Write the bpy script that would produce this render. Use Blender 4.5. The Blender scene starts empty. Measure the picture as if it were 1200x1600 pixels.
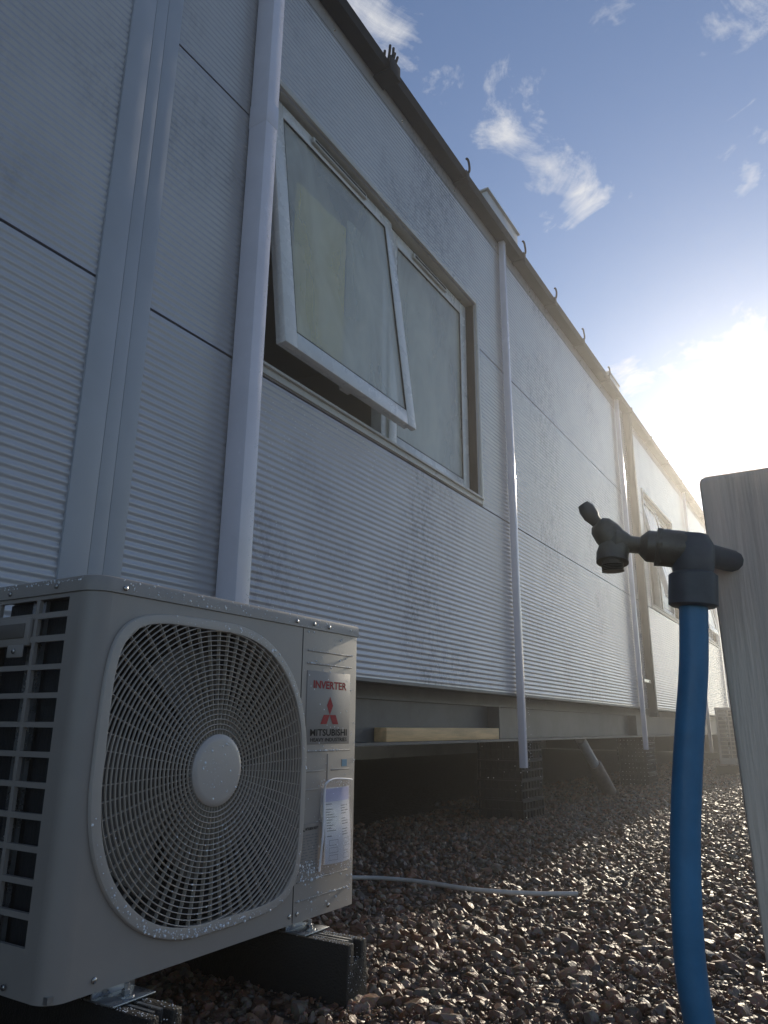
import bpy, bmesh, math, random
import numpy as np
from mathutils import Vector, Matrix, Euler

random.seed(7)
rng = np.random.default_rng(11)
scene = bpy.context.scene
col = scene.collection
R = math.radians

# ------------------------------------------------------------------ camera
# X runs along the wall (away), Y into the wall, Z up; the wall face is y = 1.6
PITCH, ROLL, YAW = R(16.173), R(0.505), R(31.66)
CAM = Vector((0.0, 0.0, 0.53))
cy, sy, cp, sp = math.cos(YAW), math.sin(YAW), math.cos(PITCH), math.sin(PITCH)
fw = Vector((cy * cp, sy * cp, sp)); rt = Vector((sy, -cy, 0)); up = rt.cross(fw)
cr, sr = math.cos(ROLL), math.sin(ROLL)
r2 = cr * rt + sr * up; u2 = -sr * rt + cr * up
cam_data = bpy.data.cameras.new('camera')
cam = bpy.data.objects.new('camera', cam_data)
col.objects.link(cam)
m = Matrix.Identity(4)
for i in range(3):
    m[i][0] = r2[i]; m[i][1] = u2[i]; m[i][2] = -fw[i]; m[i][3] = CAM[i]
cam.matrix_world = m
cam_data.sensor_fit = 'HORIZONTAL'
cam_data.sensor_width = 36.0
cam_data.lens = 36.0 * 1151.7 / 1200.0
cam_data.clip_start = 0.02
cam_data.clip_end = 2000.0
scene.camera = cam

# ------------------------------------------------------------------ sky and sun
SUN_EL, SUN_AZ = R(18.84), R(1.9)          # azimuth from +X towards +Y
world = bpy.data.worlds.new('World')
scene.world = world
world.use_nodes = True
nt = world.node_tree
for n in list(nt.nodes):
    nt.nodes.remove(n)
N = nt.nodes.new; L = nt.links.new
sky = N('ShaderNodeTexSky')
sky.sky_type = 'NISHITA'
sky.sun_disc = False
sky.sun_elevation = SUN_EL
sky.sun_rotation = R(90) - SUN_AZ
sky.air_density = 1.0
sky.dust_density = 0.1
sky.ozone_density = 1.6
bgn = N('ShaderNodeBackground'); bgn.inputs['Strength'].default_value = 0.115
wout = N('ShaderNodeOutputWorld')
tc = N('ShaderNodeTexCoord')
sep = N('ShaderNodeSeparateXYZ'); L(tc.outputs['Generated'], sep.inputs[0])


def wmath(op, a, b=None, c=None, clamp=False):
    n = N('ShaderNodeMath'); n.operation = op; n.use_clamp = clamp
    for i, v in enumerate((a, b, c)):
        if v is None:
            continue
        if isinstance(v, (int, float)):
            n.inputs[i].default_value = v
        else:
            L(v, n.inputs[i])
    return n.outputs[0]


zz = wmath('ADD', wmath('MAXIMUM', sep.outputs[2], 0.0), 0.12)
comb = N('ShaderNodeCombineXYZ')
L(wmath('DIVIDE', sep.outputs[0], zz), comb.inputs[0])
L(wmath('DIVIDE', sep.outputs[1], zz), comb.inputs[1])


def wnoise(scale, detail, rough, dist=0.0, off=(0, 0, 0)):
    mp = N('ShaderNodeMapping'); mp.inputs['Location'].default_value = off
    L(comb.outputs[0], mp.inputs[0])
    n = N('ShaderNodeTexNoise')
    n.inputs['Scale'].default_value = scale; n.inputs['Detail'].default_value = detail
    n.inputs['Roughness'].default_value = rough; n.inputs['Distortion'].default_value = dist
    L(mp.outputs[0], n.inputs['Vector'])
    return n.outputs[0]


def pix_dir(x, y):
    return (r2 * ((x - 600) / 1151.7) + u2 * (-(y - 800) / 1151.7) + fw).normalized()


fine = wnoise(5.2, 10, 0.66, 0.9)
wisp = wnoise(13.0, 6, 0.6, 1.2, (3, 1, 0))
broad = wnoise(0.55, 2, 0.5, 0.2, (5.3, 2.2, 0))
cover = wmath('MULTIPLY', wmath('SUBTRACT', broad, 0.56), 2.2, clamp=True)
# the cumulus scraps of the photograph, as directions in the sky
for (px, py, rad, amp) in ((800, 175, .075, .52), (868, 262, .070, .54), (905, 300, .05, .5), (790, 205, .06, .3), (850, 330, .04, .34),
                           (1105, 560, .075, .42), (1150, 515, .06, .40), (985, 590, .04, .42), (1090, 520, .04, .3),
                           (590, 5, .10, .5), (1175, 5, .07, .42), (960, 15, .06, .34), (700, 110, .06, .28), (1175, 283, .03, .36), (985, 300, .02, .25)):
    d = pix_dir(px, py)
    vd = N('ShaderNodeVectorMath'); vd.operation = 'DISTANCE'
    nv = N('ShaderNodeVectorMath'); nv.operation = 'NORMALIZE'
    L(tc.outputs['Generated'], nv.inputs[0]); L(nv.outputs[0], vd.inputs[0])
    vd.inputs[1].default_value = d
    f = wmath('SUBTRACT', 1.0, wmath('DIVIDE', vd.outputs['Value'], rad), clamp=True)
    f = wmath('MULTIPLY', wmath('POWER', f, 0.7), amp)
    cover = wmath('MAXIMUM', cover, f)
dens = wmath('ADD', wmath('MULTIPLY', fine, 0.75), wmath('MULTIPLY', wisp, 0.25))
mask = wmath('MULTIPLY', wmath('SUBTRACT', wmath('ADD', dens, wmath('MULTIPLY', cover, 0.52)), 0.655), 6.0, clamp=True)
mask = wmath('MULTIPLY', mask, 0.82)
mixc = N('ShaderNodeMix'); mixc.data_type = 'RGBA'
L(mask, mixc.inputs['Factor'])
hs = N('ShaderNodeHueSaturation'); hs.inputs['Saturation'].default_value = 1.0; hs.inputs['Hue'].default_value = .508
L(sky.outputs[0], hs.inputs['Color'])
L(hs.outputs[0], mixc.inputs['A'])
mixc.inputs['B'].default_value = (6.0, 6.0, 6.1, 1)
L(mixc.outputs['Result'], bgn.inputs['Color'])
L(bgn.outputs[0], wout.inputs['Surface'])

sun_data = bpy.data.lights.new('sun', 'SUN')
sun_data.energy = 3.1
sun_data.angle = R(0.53)
sun_data.color = (1.0, 0.87, 0.68)
sun = bpy.data.objects.new('sun', sun_data)
col.objects.link(sun)
sdir = Vector((math.cos(SUN_EL) * math.cos(SUN_AZ), math.cos(SUN_EL) * math.sin(SUN_AZ), math.sin(SUN_EL)))
sun.rotation_euler = sdir.to_track_quat('Z', 'Y').to_euler()
sun.location = sdir * 60

vs = scene.view_settings
vs.view_transform = 'Standard'; vs.look = 'None'; vs.exposure = 0.2; vs.gamma = 1.0
vs.use_curve_mapping = False
cyc = scene.cycles
cyc.use_denoising = True
cyc.max_bounces = 8
cyc.volume_bounces = 1
cyc.sample_clamp_indirect = 6.0


# ------------------------------------------------------------------ materials
def mat(name, color, rough=0.5, metal=0.0, var=0.0, var_scale=6.0, bump=0.0, bump_scale=60.0, spec=0.5, stretch=(1, 1, 1),
        rvar=0.0, dark=None, coat=0.0):
    M = bpy.data.materials.new(name); M.use_nodes = True
    t = M.node_tree; b = t.nodes['Principled BSDF']
    b.inputs['Base Color'].default_value = (*color, 1)
    b.inputs['Roughness'].default_value = rough
    b.inputs['Metallic'].default_value = metal
    b.inputs['Specular IOR Level'].default_value = spec
    if coat:
        b.inputs['Coat Weight'].default_value = coat
        b.inputs['Coat Roughness'].default_value = 0.12
    tco = t.nodes.new('ShaderNodeTexCoord'); mp = t.nodes.new('ShaderNodeMapping')
    mp.inputs['Scale'].default_value = stretch
    t.links.new(tco.outputs['Object'], mp.inputs[0])
    if var or rvar:
        n = t.nodes.new('ShaderNodeTexNoise'); n.inputs['Scale'].default_value = var_scale
        n.inputs['Detail'].default_value = 8; n.inputs['Roughness'].default_value = 0.65
        t.links.new(mp.outputs[0], n.inputs['Vector'])
        if var:
            rp = t.nodes.new('ShaderNodeValToRGB')
            dk = dark if dark else tuple(c * (1 - var) for c in color)
            rp.color_ramp.elements[0].color = (*dk, 1); rp.color_ramp.elements[0].position = 0.34
            rp.color_ramp.elements[1].color = (*[min(1, c * (1 + var * .35)) for c in color], 1); rp.color_ramp.elements[1].position = 0.62
            t.links.new(n.outputs[0], rp.inputs[0]); t.links.new(rp.outputs[0], b.inputs['Base Color'])
        if rvar:
            mr = t.nodes.new('ShaderNodeMapRange')
            mr.inputs[1].default_value = .35; mr.inputs[2].default_value = .65
            mr.inputs[3].default_value = rough - rvar; mr.inputs[4].default_value = rough + rvar
            t.links.new(n.outputs[0], mr.inputs[0]); t.links.new(mr.outputs[0], b.inputs['Roughness'])
    if bump:
        n2 = t.nodes.new('ShaderNodeTexNoise'); n2.inputs['Scale'].default_value = bump_scale
        n2.inputs['Detail'].default_value = 4
        t.links.new(mp.outputs[0], n2.inputs['Vector'])
        bp = t.nodes.new('ShaderNodeBump'); bp.inputs['Strength'].default_value = bump; bp.inputs['Distance'].default_value = 0.01
        t.links.new(n2.outputs[0], bp.inputs['Height']); t.links.new(bp.outputs[0], b.inputs['Normal'])
    return M


M = {}
M['clad'] = mat('cladding', (.475, .468, .485), .20, .15, .06, 3.2, .02, 160, stretch=(1, 1, .55), rvar=.02)
t = M['clad'].node_tree; b = t.nodes['Principled BSDF']
geo = t.nodes.new('ShaderNodeNewGeometry')
n1 = t.nodes.new('ShaderNodeTexNoise'); n1.inputs['Scale'].default_value = 1.15; n1.inputs['Detail'].default_value = 3
n2 = t.nodes.new('ShaderNodeTexNoise'); n2.inputs['Scale'].default_value = 34; n2.inputs['Detail'].default_value = 9; n2.inputs['Roughness'].default_value = .75
mpx = t.nodes.new('ShaderNodeMapping'); mpx.inputs['Scale'].default_value = (1, 1, .6)
t.links.new(geo.outputs['Position'], mpx.inputs[0])
t.links.new(geo.outputs['Position'], n1.inputs['Vector']); t.links.new(mpx.outputs[0], n2.inputs['Vector'])


def nmath(op, a_, b_, clamp=False):
    n = t.nodes.new('ShaderNodeMath'); n.operation = op; n.use_clamp = clamp
    for i_, v in enumerate((a_, b_)):
        if isinstance(v, (int, float)): n.inputs[i_].default_value = v
        else: t.links.new(v, n.inputs[i_])
    return n.outputs[0]


mk = nmath('MULTIPLY', nmath('SUBTRACT', n1.outputs[0], .47), 7.0, True)
mk2 = nmath('MULTIPLY', nmath('SUBTRACT', n2.outputs[0], .46), 6.0, True)
damp = nmath('MULTIPLY', mk, nmath('ADD', nmath('MULTIPLY', mk2, .75), .25))
src = b.inputs['Base Color'].links[0].from_socket
mxd = t.nodes.new('ShaderNodeMix'); mxd.data_type = 'RGBA'; mxd.blend_type = 'MULTIPLY'
t.links.new(damp, mxd.inputs['Factor']); t.links.new(src, mxd.inputs['A']); mxd.inputs['B'].default_value = (.55, .56, .58, 1)
t.links.new(mxd.outputs['Result'], b.inputs['Base Color'])
t.links.new(nmath('SUBTRACT', .22, nmath('MULTIPLY', damp, .07)), b.inputs['Roughness'])
M['flash'] = mat('flashing', (.39, .41, .455), .36, 0, .08, 2.0, .02, 40)
M['upvc'] = mat('white_upvc', (.72, .715, .69), .28, 0, .05, 9, .02, 60, rvar=.1)
M['trim'] = mat('window_trim', (.54, .52, .47), .36, 0, .08, 7, .02, 60, rvar=.1)
M['pipe'] = mat('downpipe_white', (.70, .68, .75), .20, 0, .06, 5, .015, 90, rvar=.08)
M['case'] = mat('ac_casing', (.305, .276, .250), .42, 0, .07, 4, .05, 900)
M['bezel'] = mat('ac_bezel', (.40, .362, .325), .36, 0, .06, 5, .03, 500)
M['grille'] = mat('grille_wire', (.48, .425, .365), .30, 0)
M['hub'] = mat('hub_cap', (.45, .41, .375), .34, 0, .05, 9)
M['dark'] = mat('dark_inside', (.05, .046, .042), .7)
M['fan'] = mat('fan_blade', (.13, .115, .10), .5)
M['coil'] = mat('coil_fins', (.02, .024, .03), .45, .3, .3, 30, .3, 220, stretch=(1, 6, .1))
M['red'] = mat('print_red', (.34, .018, .025), .6, spec=.25)
M['black_print'] = mat('print_black', (.012, .012, .013), .7, spec=.2)
M['grey_print'] = mat('print_grey', (.16, .16, .17), .5)
M['blue_print'] = mat('print_blue', (.20, .34, .42), .5)
M['paper'] = mat('paper', (.80, .80, .84), .55, 0, .05, 12)
M['lilac'] = mat('paper_lilac', (.55, .55, .80), .5)
M['badge'] = mat('badge', (.265, .242, .222), .45, .0, .06, 9)
M['screw'] = mat('screw', (.42, .41, .40), .25, .9)
M['galv'] = mat('galvanised', (.42, .43, .44), .30, .85, .3, 25, rvar=.12)
M['rubber'] = mat('black_rubber', (.012, .0115, .011), .55, 0, .3, 60, .35, 260, rvar=.12, spec=.3)
M['steel'] = mat('painted_steel', (.085, .087, .093), .5, 0, .25, 6, .05, 40)
M['darkpost'] = mat('dark_post', (.022, .022, .022), .8, 0, .2, 5, .03, 60)
M['gutter'] = mat('gutter_black', (.014, .014, .016), .7, 0, .3, 9, .03, 60, spec=.2)
M['timber'] = mat('timber_plank', (.80, .52, .25), .6, 0, .35, 6, .15, 60, stretch=(.35, 4, 4))
M['postwood'] = mat('weathered_post', (.80, .62, .49), .7, 0, .28, 7, .4, 60, stretch=(3, 3, .16))
M['plastic'] = mat('black_plastic', (.008, .008, .009), .75, 0, .2, 40)
M['blue'] = mat('blue_pipe', (.05, .20, .37), .36, 0, .30, 9, .05, 120, rvar=.08)
M['brass'] = mat('tap_brass', (.13, .115, .09), .42, .5, .3, 40, .1, 120)
M['lever'] = mat('tap_lever', (.05, .05, .05), .45)
M['fitting'] = mat('dark_fitting', (.075, .078, .085), .42, 0, .2, 40)
M['cable'] = mat('white_hose', (.62, .59, .55), .40, 0, .15, 30)
M['greypipe'] = mat('grey_plastic_pipe', (.30, .31, .33), .38, 0, .2, 9)
M['clay'] = mat('brown_sleeve', (.17, .125, .105), .6, 0, .25, 20)
M['inner'] = mat('inner_wall', (.50, .49, .46), .8)
M['floorin'] = mat('inner_floor', (.12, .12, .12), .7)
M['curtain'] = mat('yellow_curtain', (.95, .76, .10), .8, 0, .15, 5)
M['net'] = mat('grey_net', (.66, .65, .56), .8, 0, .08, 4)
M['white_box'] = mat('roof_box', (.56, .57, .58), .4, 0, .15, 5)


def principled(name):
    Mx = bpy.data.materials.new(name); Mx.use_nodes = True
    return Mx, Mx.node_tree, Mx.node_tree.nodes['Principled BSDF']


# fogged wet glass: clear pane under a film of condensation with run marks
gm = bpy.data.materials.new('fogged_glass'); gm.use_nodes = True
t = gm.node_tree
t.nodes.remove(t.nodes['Principled BSDF']); out = t.nodes['Material Output']
tr = t.nodes.new('ShaderNodeBsdfTransparent'); tr.inputs[0].default_value = (.93, .95, .94, 1)
gl = t.nodes.new('ShaderNodeBsdfGlossy'); gl.inputs['Roughness'].default_value = .06
lw = t.nodes.new('ShaderNodeLayerWeight'); lw.inputs['Blend'].default_value = .5
pw = t.nodes.new('ShaderNodeMath'); pw.operation = 'POWER'; pw.inputs[1].default_value = 5.0
t.links.new(lw.outputs['Facing'], pw.inputs[0])
fr = t.nodes.new('ShaderNodeMath'); fr.operation = 'MULTIPLY_ADD'; fr.inputs[1].default_value = .6; fr.inputs[2].default_value = .05
t.links.new(pw.outputs[0], fr.inputs[0])
pb = t.nodes.new('ShaderNodeMixShader')
t.links.new(fr.outputs[0], pb.inputs[0]); t.links.new(tr.outputs[0], pb.inputs[1]); t.links.new(gl.outputs[0], pb.inputs[2])
fog = t.nodes.new('ShaderNodeBsdfPrincipled')
fog.inputs['Base Color'].default_value = (.74, .72, .60, 1); fog.inputs['Roughness'].default_value = .30
mx = t.nodes.new('ShaderNodeMixShader')
tco = t.nodes.new('ShaderNodeTexCoord'); mp = t.nodes.new('ShaderNodeMapping')
mp.inputs['Scale'].default_value = (3.0, 1, 1.3)
t.links.new(tco.outputs['Object'], mp.inputs[0])
nn = t.nodes.new('ShaderNodeTexNoise'); nn.inputs['Scale'].default_value = 1.6; nn.inputs['Detail'].default_value = 7
nn.inputs['Distortion'].default_value = .6
t.links.new(mp.outputs[0], nn.inputs['Vector'])
mr = t.nodes.new('ShaderNodeMapRange'); mr.inputs[1].default_value = .33; mr.inputs[2].default_value = .68
mr.inputs[3].default_value = .20; mr.inputs[4].default_value = .46
t.links.new(nn.outputs[0], mr.inputs[0]); t.links.new(mr.outputs[0], mx.inputs[0])
t.links.new(pb.outputs[0], mx.inputs[1]); t.links.new(fog.outputs[0], mx.inputs[2])
t.links.new(mx.outputs[0], out.inputs['Surface'])
M['glass'] = gm

wm, t, b = principled('water_drop_white_glint')
b.inputs['Base Color'].default_value = (.92, .95, 1, 1); b.inputs['Roughness'].default_value = .08  # white body colour stands in for sun glints on the beads
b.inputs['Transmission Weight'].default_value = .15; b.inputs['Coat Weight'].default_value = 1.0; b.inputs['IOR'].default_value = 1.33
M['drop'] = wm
fm, t, b = principled('clear_film')
b.inputs['Base Color'].default_value = (.95, .95, 1, 1); b.inputs['Roughness'].default_value = .12
b.inputs['Transmission Weight'].default_value = .9; b.inputs['Alpha'].default_value = .35
M['film'] = fm

# wet gravel: colour per stone from an attribute
sm, t, b = principled('wet_stone')
at = t.nodes.new('ShaderNodeAttribute'); at.attribute_name = 'tone'
nz = t.nodes.new('ShaderNodeTexNoise'); nz.inputs['Scale'].default_value = 140; nz.inputs['Detail'].default_value = 5
tco = t.nodes.new('ShaderNodeTexCoord'); t.links.new(tco.outputs['Object'], nz.inputs['Vector'])
mm = t.nodes.new('ShaderNodeMix'); mm.data_type = 'RGBA'; mm.blend_type = 'MULTIPLY'; mm.inputs['Factor'].default_value = .6
t.links.new(at.outputs['Color'], mm.inputs['A']); t.links.new(nz.outputs['Color'], mm.inputs['B'])
gam = t.nodes.new('ShaderNodeHueSaturation'); gam.inputs['Saturation'].default_value = 1.2; gam.inputs['Value'].default_value = 1.2
t.links.new(mm.outputs['Result'], gam.inputs['Color']); t.links.new(gam.outputs[0], b.inputs['Base Color'])
b.inputs['Roughness'].default_value = .47; b.inputs['Specular IOR Level'].default_value = .42
bp = t.nodes.new('ShaderNodeBump'); bp.inputs['Strength'].default_value = .45; bp.inputs['Distance'].default_value = .004
t.links.new(nz.outputs[0], bp.inputs['Height']); t.links.new(bp.outputs[0], b.inputs['Normal'])
M['stone'] = sm

gd, t, b = principled('gravel_ground')
vo = t.nodes.new('ShaderNodeTexVoronoi'); vo.inputs['Scale'].default_value = 42
tco = t.nodes.new('ShaderNodeTexCoord'); t.links.new(tco.outputs['Object'], vo.inputs['Vector'])
rp = t.nodes.new('ShaderNodeValToRGB')
rp.color_ramp.elements[0].color = (.045, .034, .028, 1); rp.color_ramp.elements[1].color = (.11, .085, .07, 1)
t.links.new(vo.outputs['Color'], rp.inputs[0]); t.links.new(rp.outputs[0], b.inputs['Base Color'])
bp = t.nodes.new('ShaderNodeBump'); bp.inputs['Strength'].default_value = 1; bp.inputs['Distance'].default_value = .02; bp.invert = True
t.links.new(vo.outputs['Distance'], bp.inputs['Height']); t.links.new(bp.outputs[0], b.inputs['Normal'])
b.inputs['Roughness'].default_value = .45
M['ground'] = gd


# ------------------------------------------------------------------ helpers
def tag(o, label=None, cat=None, group=None, kind=None):
    if label: o['label'] = label
    if cat: o['category'] = cat
    if group: o['group'] = group
    if kind: o['kind'] = kind
    return o


def origin(o):
    v = Vector((0, 0, 0))
    while o is not None:
        v += o.location; o = o.parent
    return v


def thing(name, loc, label, cat, group=None):
    o = bpy.data.objects.new(name, None); o.empty_display_size = .1
    col.objects.link(o); o.location = loc
    return tag(o, label, cat, group)


class MB:
    def __init__(self):
        self.V = []; self.F = []

    def add(self, vs, fs):
        k = len(self.V)
        self.V += [tuple(v) for v in vs]; self.F += [tuple(i + k for i in f) for f in fs]
        return self

    def box(self, x0, x1, y0, y1, z0, z1):
        return self.add([(x0, y0, z0), (x1, y0, z0), (x1, y1, z0), (x0, y1, z0), (x0, y0, z1), (x1, y0, z1), (x1, y1, z1), (x0, y1, z1)],
                        [(0, 3, 2, 1), (4, 5, 6, 7), (0, 1, 5, 4), (1, 2, 6, 5), (2, 3, 7, 6), (3, 0, 4, 7)])

    def prism(self, pts, f0, f1, cap=True):      # pts: 2-D list; f0/f1 map (u,v) to 3-D for both ends
        n = len(pts)
        vs = [f0(*q) for q in pts] + [f1(*q) for q in pts]
        fs = [(i, (i + 1) % n, n + (i + 1) % n, n + i) for i in range(n)]
        if cap: fs += [tuple(range(n - 1, -1, -1)), tuple(range(n, 2 * n))]
        return self.add(vs, fs)

    def tube(self, pts, r, n=10, cap=True):
        pts = [Vector(q) for q in pts]
        rs = r if isinstance(r, (list, tuple)) else [r] * len(pts)
        rings = []
        prev = None
        for i, q in enumerate(pts):
            d = (pts[min(i + 1, len(pts) - 1)] - pts[max(i - 1, 0)]).normalized()
            if prev is None:
                a = Vector((0, 0, 1)) if abs(d.z) < .9 else Vector((1, 0, 0))
                u = d.cross(a).normalized()
            else:
                u = (prev - d * prev.dot(d)).normalized()
            prev = u
            w = d.cross(u)
            rings.append([q + (u * math.cos(2 * math.pi * k / n) + w * math.sin(2 * math.pi * k / n)) * rs[i] for k in range(n)])
        vs = [v for ring in rings for v in ring]
        fs = []
        for i in range(len(pts) - 1):
            for k in range(n):
                fs.append((i * n + k, i * n + (k + 1) % n, (i + 1) * n + (k + 1) % n, (i + 1) * n + k))
        if cap:
            fs += [tuple(range(n - 1, -1, -1)), tuple(range((len(pts) - 1) * n, len(pts) * n))]
        return self.add(vs, fs)

    def build(self, name, material, parent=None, smooth=False, bevel=0.0, seg=2, angle=30, fix=True):
        o0 = origin(parent) if parent is not None else Vector((0, 0, 0))
        me = bpy.data.meshes.new(name)
        me.from_pydata([(v[0] - o0.x, v[1] - o0.y, v[2] - o0.z) for v in self.V], [], self.F)
        if bevel or fix:
            bm = bmesh.new(); bm.from_mesh(me)
            if fix:
                bmesh.ops.recalc_face_normals(bm, faces=bm.faces)
            if bevel:
                es = [e for e in bm.edges if len(e.link_faces) == 2 and e.calc_face_angle(0) > R(angle)]
                bmesh.ops.bevel(bm, geom=es, offset=bevel, segments=seg, profile=.5, affect='EDGES', clamp_overlap=True)
            bm.to_mesh(me); bm.free()
        if smooth or bevel:
            me.polygons.foreach_set('use_smooth', [True] * len(me.polygons))
            if hasattr(me, 'set_sharp_from_angle'):
                me.set_sharp_from_angle(angle=R(40))
        me.materials.append(M[material])
        ob = bpy.data.objects.new(name, me)
        col.objects.link(ob)
        ob.parent = parent
        return ob


def copy_tree(o, parent=None):
    c = o.copy(); col.objects.link(c); c.parent = parent
    for ch in list(o.children):
        copy_tree(ch, c)
    return c


def smooth_path(pts, n=8):
    P = [Vector(q) for q in pts]; outp = []
    for i in range(len(P) - 1):
        p0 = P[max(i - 1, 0)]; p1 = P[i]; p2 = P[i + 1]; p3 = P[min(i + 2, len(P) - 1)]
        for k in range(n):
            s = k / n
            outp.append(.5 * ((2 * p1) + (p2 - p0) * s + (2 * p0 - 5 * p1 + 4 * p2 - p3) * s * s + (3 * p1 - p0 - 3 * p2 + p3) * s ** 3))
    outp.append(P[-1]); return outp


def text_mesh(name, body, x0, x1, z0, z1, y, material, parent, thick=.0004, bold=.0):
    cu = bpy.data.curves.new(name + '_c', 'FONT'); cu.body = body; cu.size = 1; cu.offset = bold; cu.resolution_u = 3
    tmp = bpy.data.objects.new(name + '_t', cu); col.objects.link(tmp)
    dg = bpy.context.evaluated_depsgraph_get()
    me = bpy.data.meshes.new_from_object(tmp.evaluated_get(dg))
    bpy.data.objects.remove(tmp); bpy.data.curves.remove(cu)
    vs_ = [v.co.copy() for v in me.vertices]; fs_ = [tuple(pp.vertices) for pp in me.polygons]
    bpy.data.meshes.remove(me)
    ax0 = min(v.x for v in vs_); ax1 = max(v.x for v in vs_); ay0 = min(v.y for v in vs_); ay1 = max(v.y for v in vs_)
    mb = MB()
    mb.add([(x0 + (v.x - ax0) / (ax1 - ax0) * (x1 - x0), y, z0 + (v.y - ay0) / (ay1 - ay0) * (z1 - z0)) for v in vs_], fs_)
    return mb.build(name, material, parent, fix=False)


def drops_mesh(name, pts, parent, nrm=(0, -1, 0)):
    """pts: list of (x,y,z,r,nx,ny,nz): small beads of water sitting on a surface"""
    base = []
    n1, n2 = 6, 3
    for j in range(n2):
        a = (j + .0) / n2 * math.pi / 2
        for k in range(n1):
            ph = 2 * math.pi * (k + .5 * j) / n1
            base.append((math.cos(a) * math.cos(ph), math.cos(a) * math.sin(ph), math.sin(a)))
    base.append((0, 0, 1))
    faces = []
    for j in range(n2 - 1):
        for k in range(n1):
            faces.append((j * n1 + k, j * n1 + (k + 1) % n1, (j + 1) * n1 + (k + 1) % n1, (j + 1) * n1 + k))
    for k in range(n1):
        faces.append(((n2 - 1) * n1 + k, (n2 - 1) * n1 + (k + 1) % n1, n2 * n1))
    mb = MB()
    for (x, y, z, r, nx, ny, nz) in pts:
        q = Vector((nx, ny, nz)).to_track_quat('Z', 'Y')
        mb.add([Vector((x, y, z)) + q @ Vector((b_[0] * r, b_[1] * r, b_[2] * r * .75)) for b_ in base], faces)
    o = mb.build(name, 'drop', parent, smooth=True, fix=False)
    o['kind'] = 'stuff'
    return o


# ------------------------------------------------------------------ ground
o = MB().add([(-150, -150, -.006), (150, -150, -.006), (150, 150, -.006), (-150, 150, -.006)], [(0, 1, 2, 3)]).build('ground', 'ground', fix=False)
tag(o, 'wet brown gravel ground running under the building', 'ground', kind='structure')


def ico(sub):
    bm = bmesh.new(); bmesh.ops.create_icosphere(bm, subdivisions=sub, radius=1)
    bm.verts.ensure_lookup_table()
    v = np.array([x.co[:] for x in bm.verts]); f = np.array([[y.index for y in x.verts] for x in bm.faces]); bm.free()
    return v, f


def rocks(sub, n, cuts):
    v0, f = ico(sub); res = []
    for _ in range(n):
        v = v0 * (1 + rng.normal(0, .10, (len(v0), 1)))
        for _c in range(cuts):
            nn_ = rng.normal(size=3); nn_ /= np.linalg.norm(nn_); dd = rng.uniform(.42, .8)
            h = v @ nn_ - dd; v = v - np.outer(np.clip(h, 0, None), nn_)
        v = v * np.array([1.0, rng.uniform(.6, .9), rng.uniform(.42, .75)])
        res.append(v)
    return res, f


def scatter(spec):
    Vs, Fs, Cs = [], [], []; off = 0
    pal = np.array([(.145, .080, .054), (.105, .066, .046), (.175, .108, .076), (.08, .062, .050), (.19, .14, .105), (.115, .064, .044), (.125, .10, .078)])
    for (xs, ys, zs, ss, variants, f) in spec:
        n = len(xs)
        which = rng.integers(0, len(variants), n)
        yaw_ = rng.uniform(0, 2 * np.pi, n); tilt = rng.normal(0, .45, n); roll_ = rng.normal(0, .45, n)
        colr = pal[rng.integers(0, len(pal), n)] * rng.uniform(.9, 2.1, (n, 1))
        for w in range(len(variants)):
            idx = np.nonzero(which == w)[0]
            if not len(idx): continue
            v = variants[w]
            cy_, sy_ = np.cos(yaw_[idx]), np.sin(yaw_[idx]); ct, st = np.cos(tilt[idx]), np.sin(tilt[idx]); cr_, sr_ = np.cos(roll_[idx]), np.sin(roll_[idx])
            k = len(idx)
            Rz = np.zeros((k, 3, 3)); Rz[:, 0, 0] = cy_; Rz[:, 0, 1] = -sy_; Rz[:, 1, 0] = sy_; Rz[:, 1, 1] = cy_; Rz[:, 2, 2] = 1
            Rx = np.zeros((k, 3, 3)); Rx[:, 0, 0] = 1; Rx[:, 1, 1] = ct; Rx[:, 1, 2] = -st; Rx[:, 2, 1] = st; Rx[:, 2, 2] = ct
            Ry = np.zeros((k, 3, 3)); Ry[:, 1, 1] = 1; Ry[:, 0, 0] = cr_; Ry[:, 0, 2] = sr_; Ry[:, 2, 0] = -sr_; Ry[:, 2, 2] = cr_
            Rm = Rz @ Rx @ Ry
            vv = np.einsum('kij,vj->kvi', Rm, v) * ss[idx][:, None, None]
            vv += np.stack([xs[idx], ys[idx], zs[idx]], 1)[:, None, :]
            nv_ = v.shape[0]
            ff = (f[None] + (off + np.arange(k) * nv_)[:, None, None]).reshape(-1, 3)
            Vs.append(vv.reshape(-1, 3)); Fs.append(ff); Cs.append(np.repeat(colr[idx], nv_, 0)); off += k * nv_
    V_ = np.concatenate(Vs); F_ = np.concatenate(Fs); C_ = np.concatenate(Cs)
    me = bpy.data.meshes.new('gravel')
    me.vertices.add(len(V_)); me.vertices.foreach_set('co', V_.ravel())
    me.loops.add(F_.size); me.loops.foreach_set('vertex_index', F_.ravel().astype(np.int32))
    me.polygons.add(len(F_)); me.polygons.foreach_set('loop_start', np.arange(0, F_.size, 3, dtype=np.int32))
    me.update(calc_edges=True)
    at_ = me.color_attributes.new('tone', 'FLOAT_COLOR', 'POINT')
    at_.data.foreach_set('color', np.concatenate([C_, np.ones((len(C_), 1))], 1).ravel())
    me.polygons.foreach_set('use_smooth', np.zeros(len(F_), bool))
    me.materials.append(M['stone'])
    ob = bpy.data.objects.new('gravel', me); col.objects.link(ob)
    return ob


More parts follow.
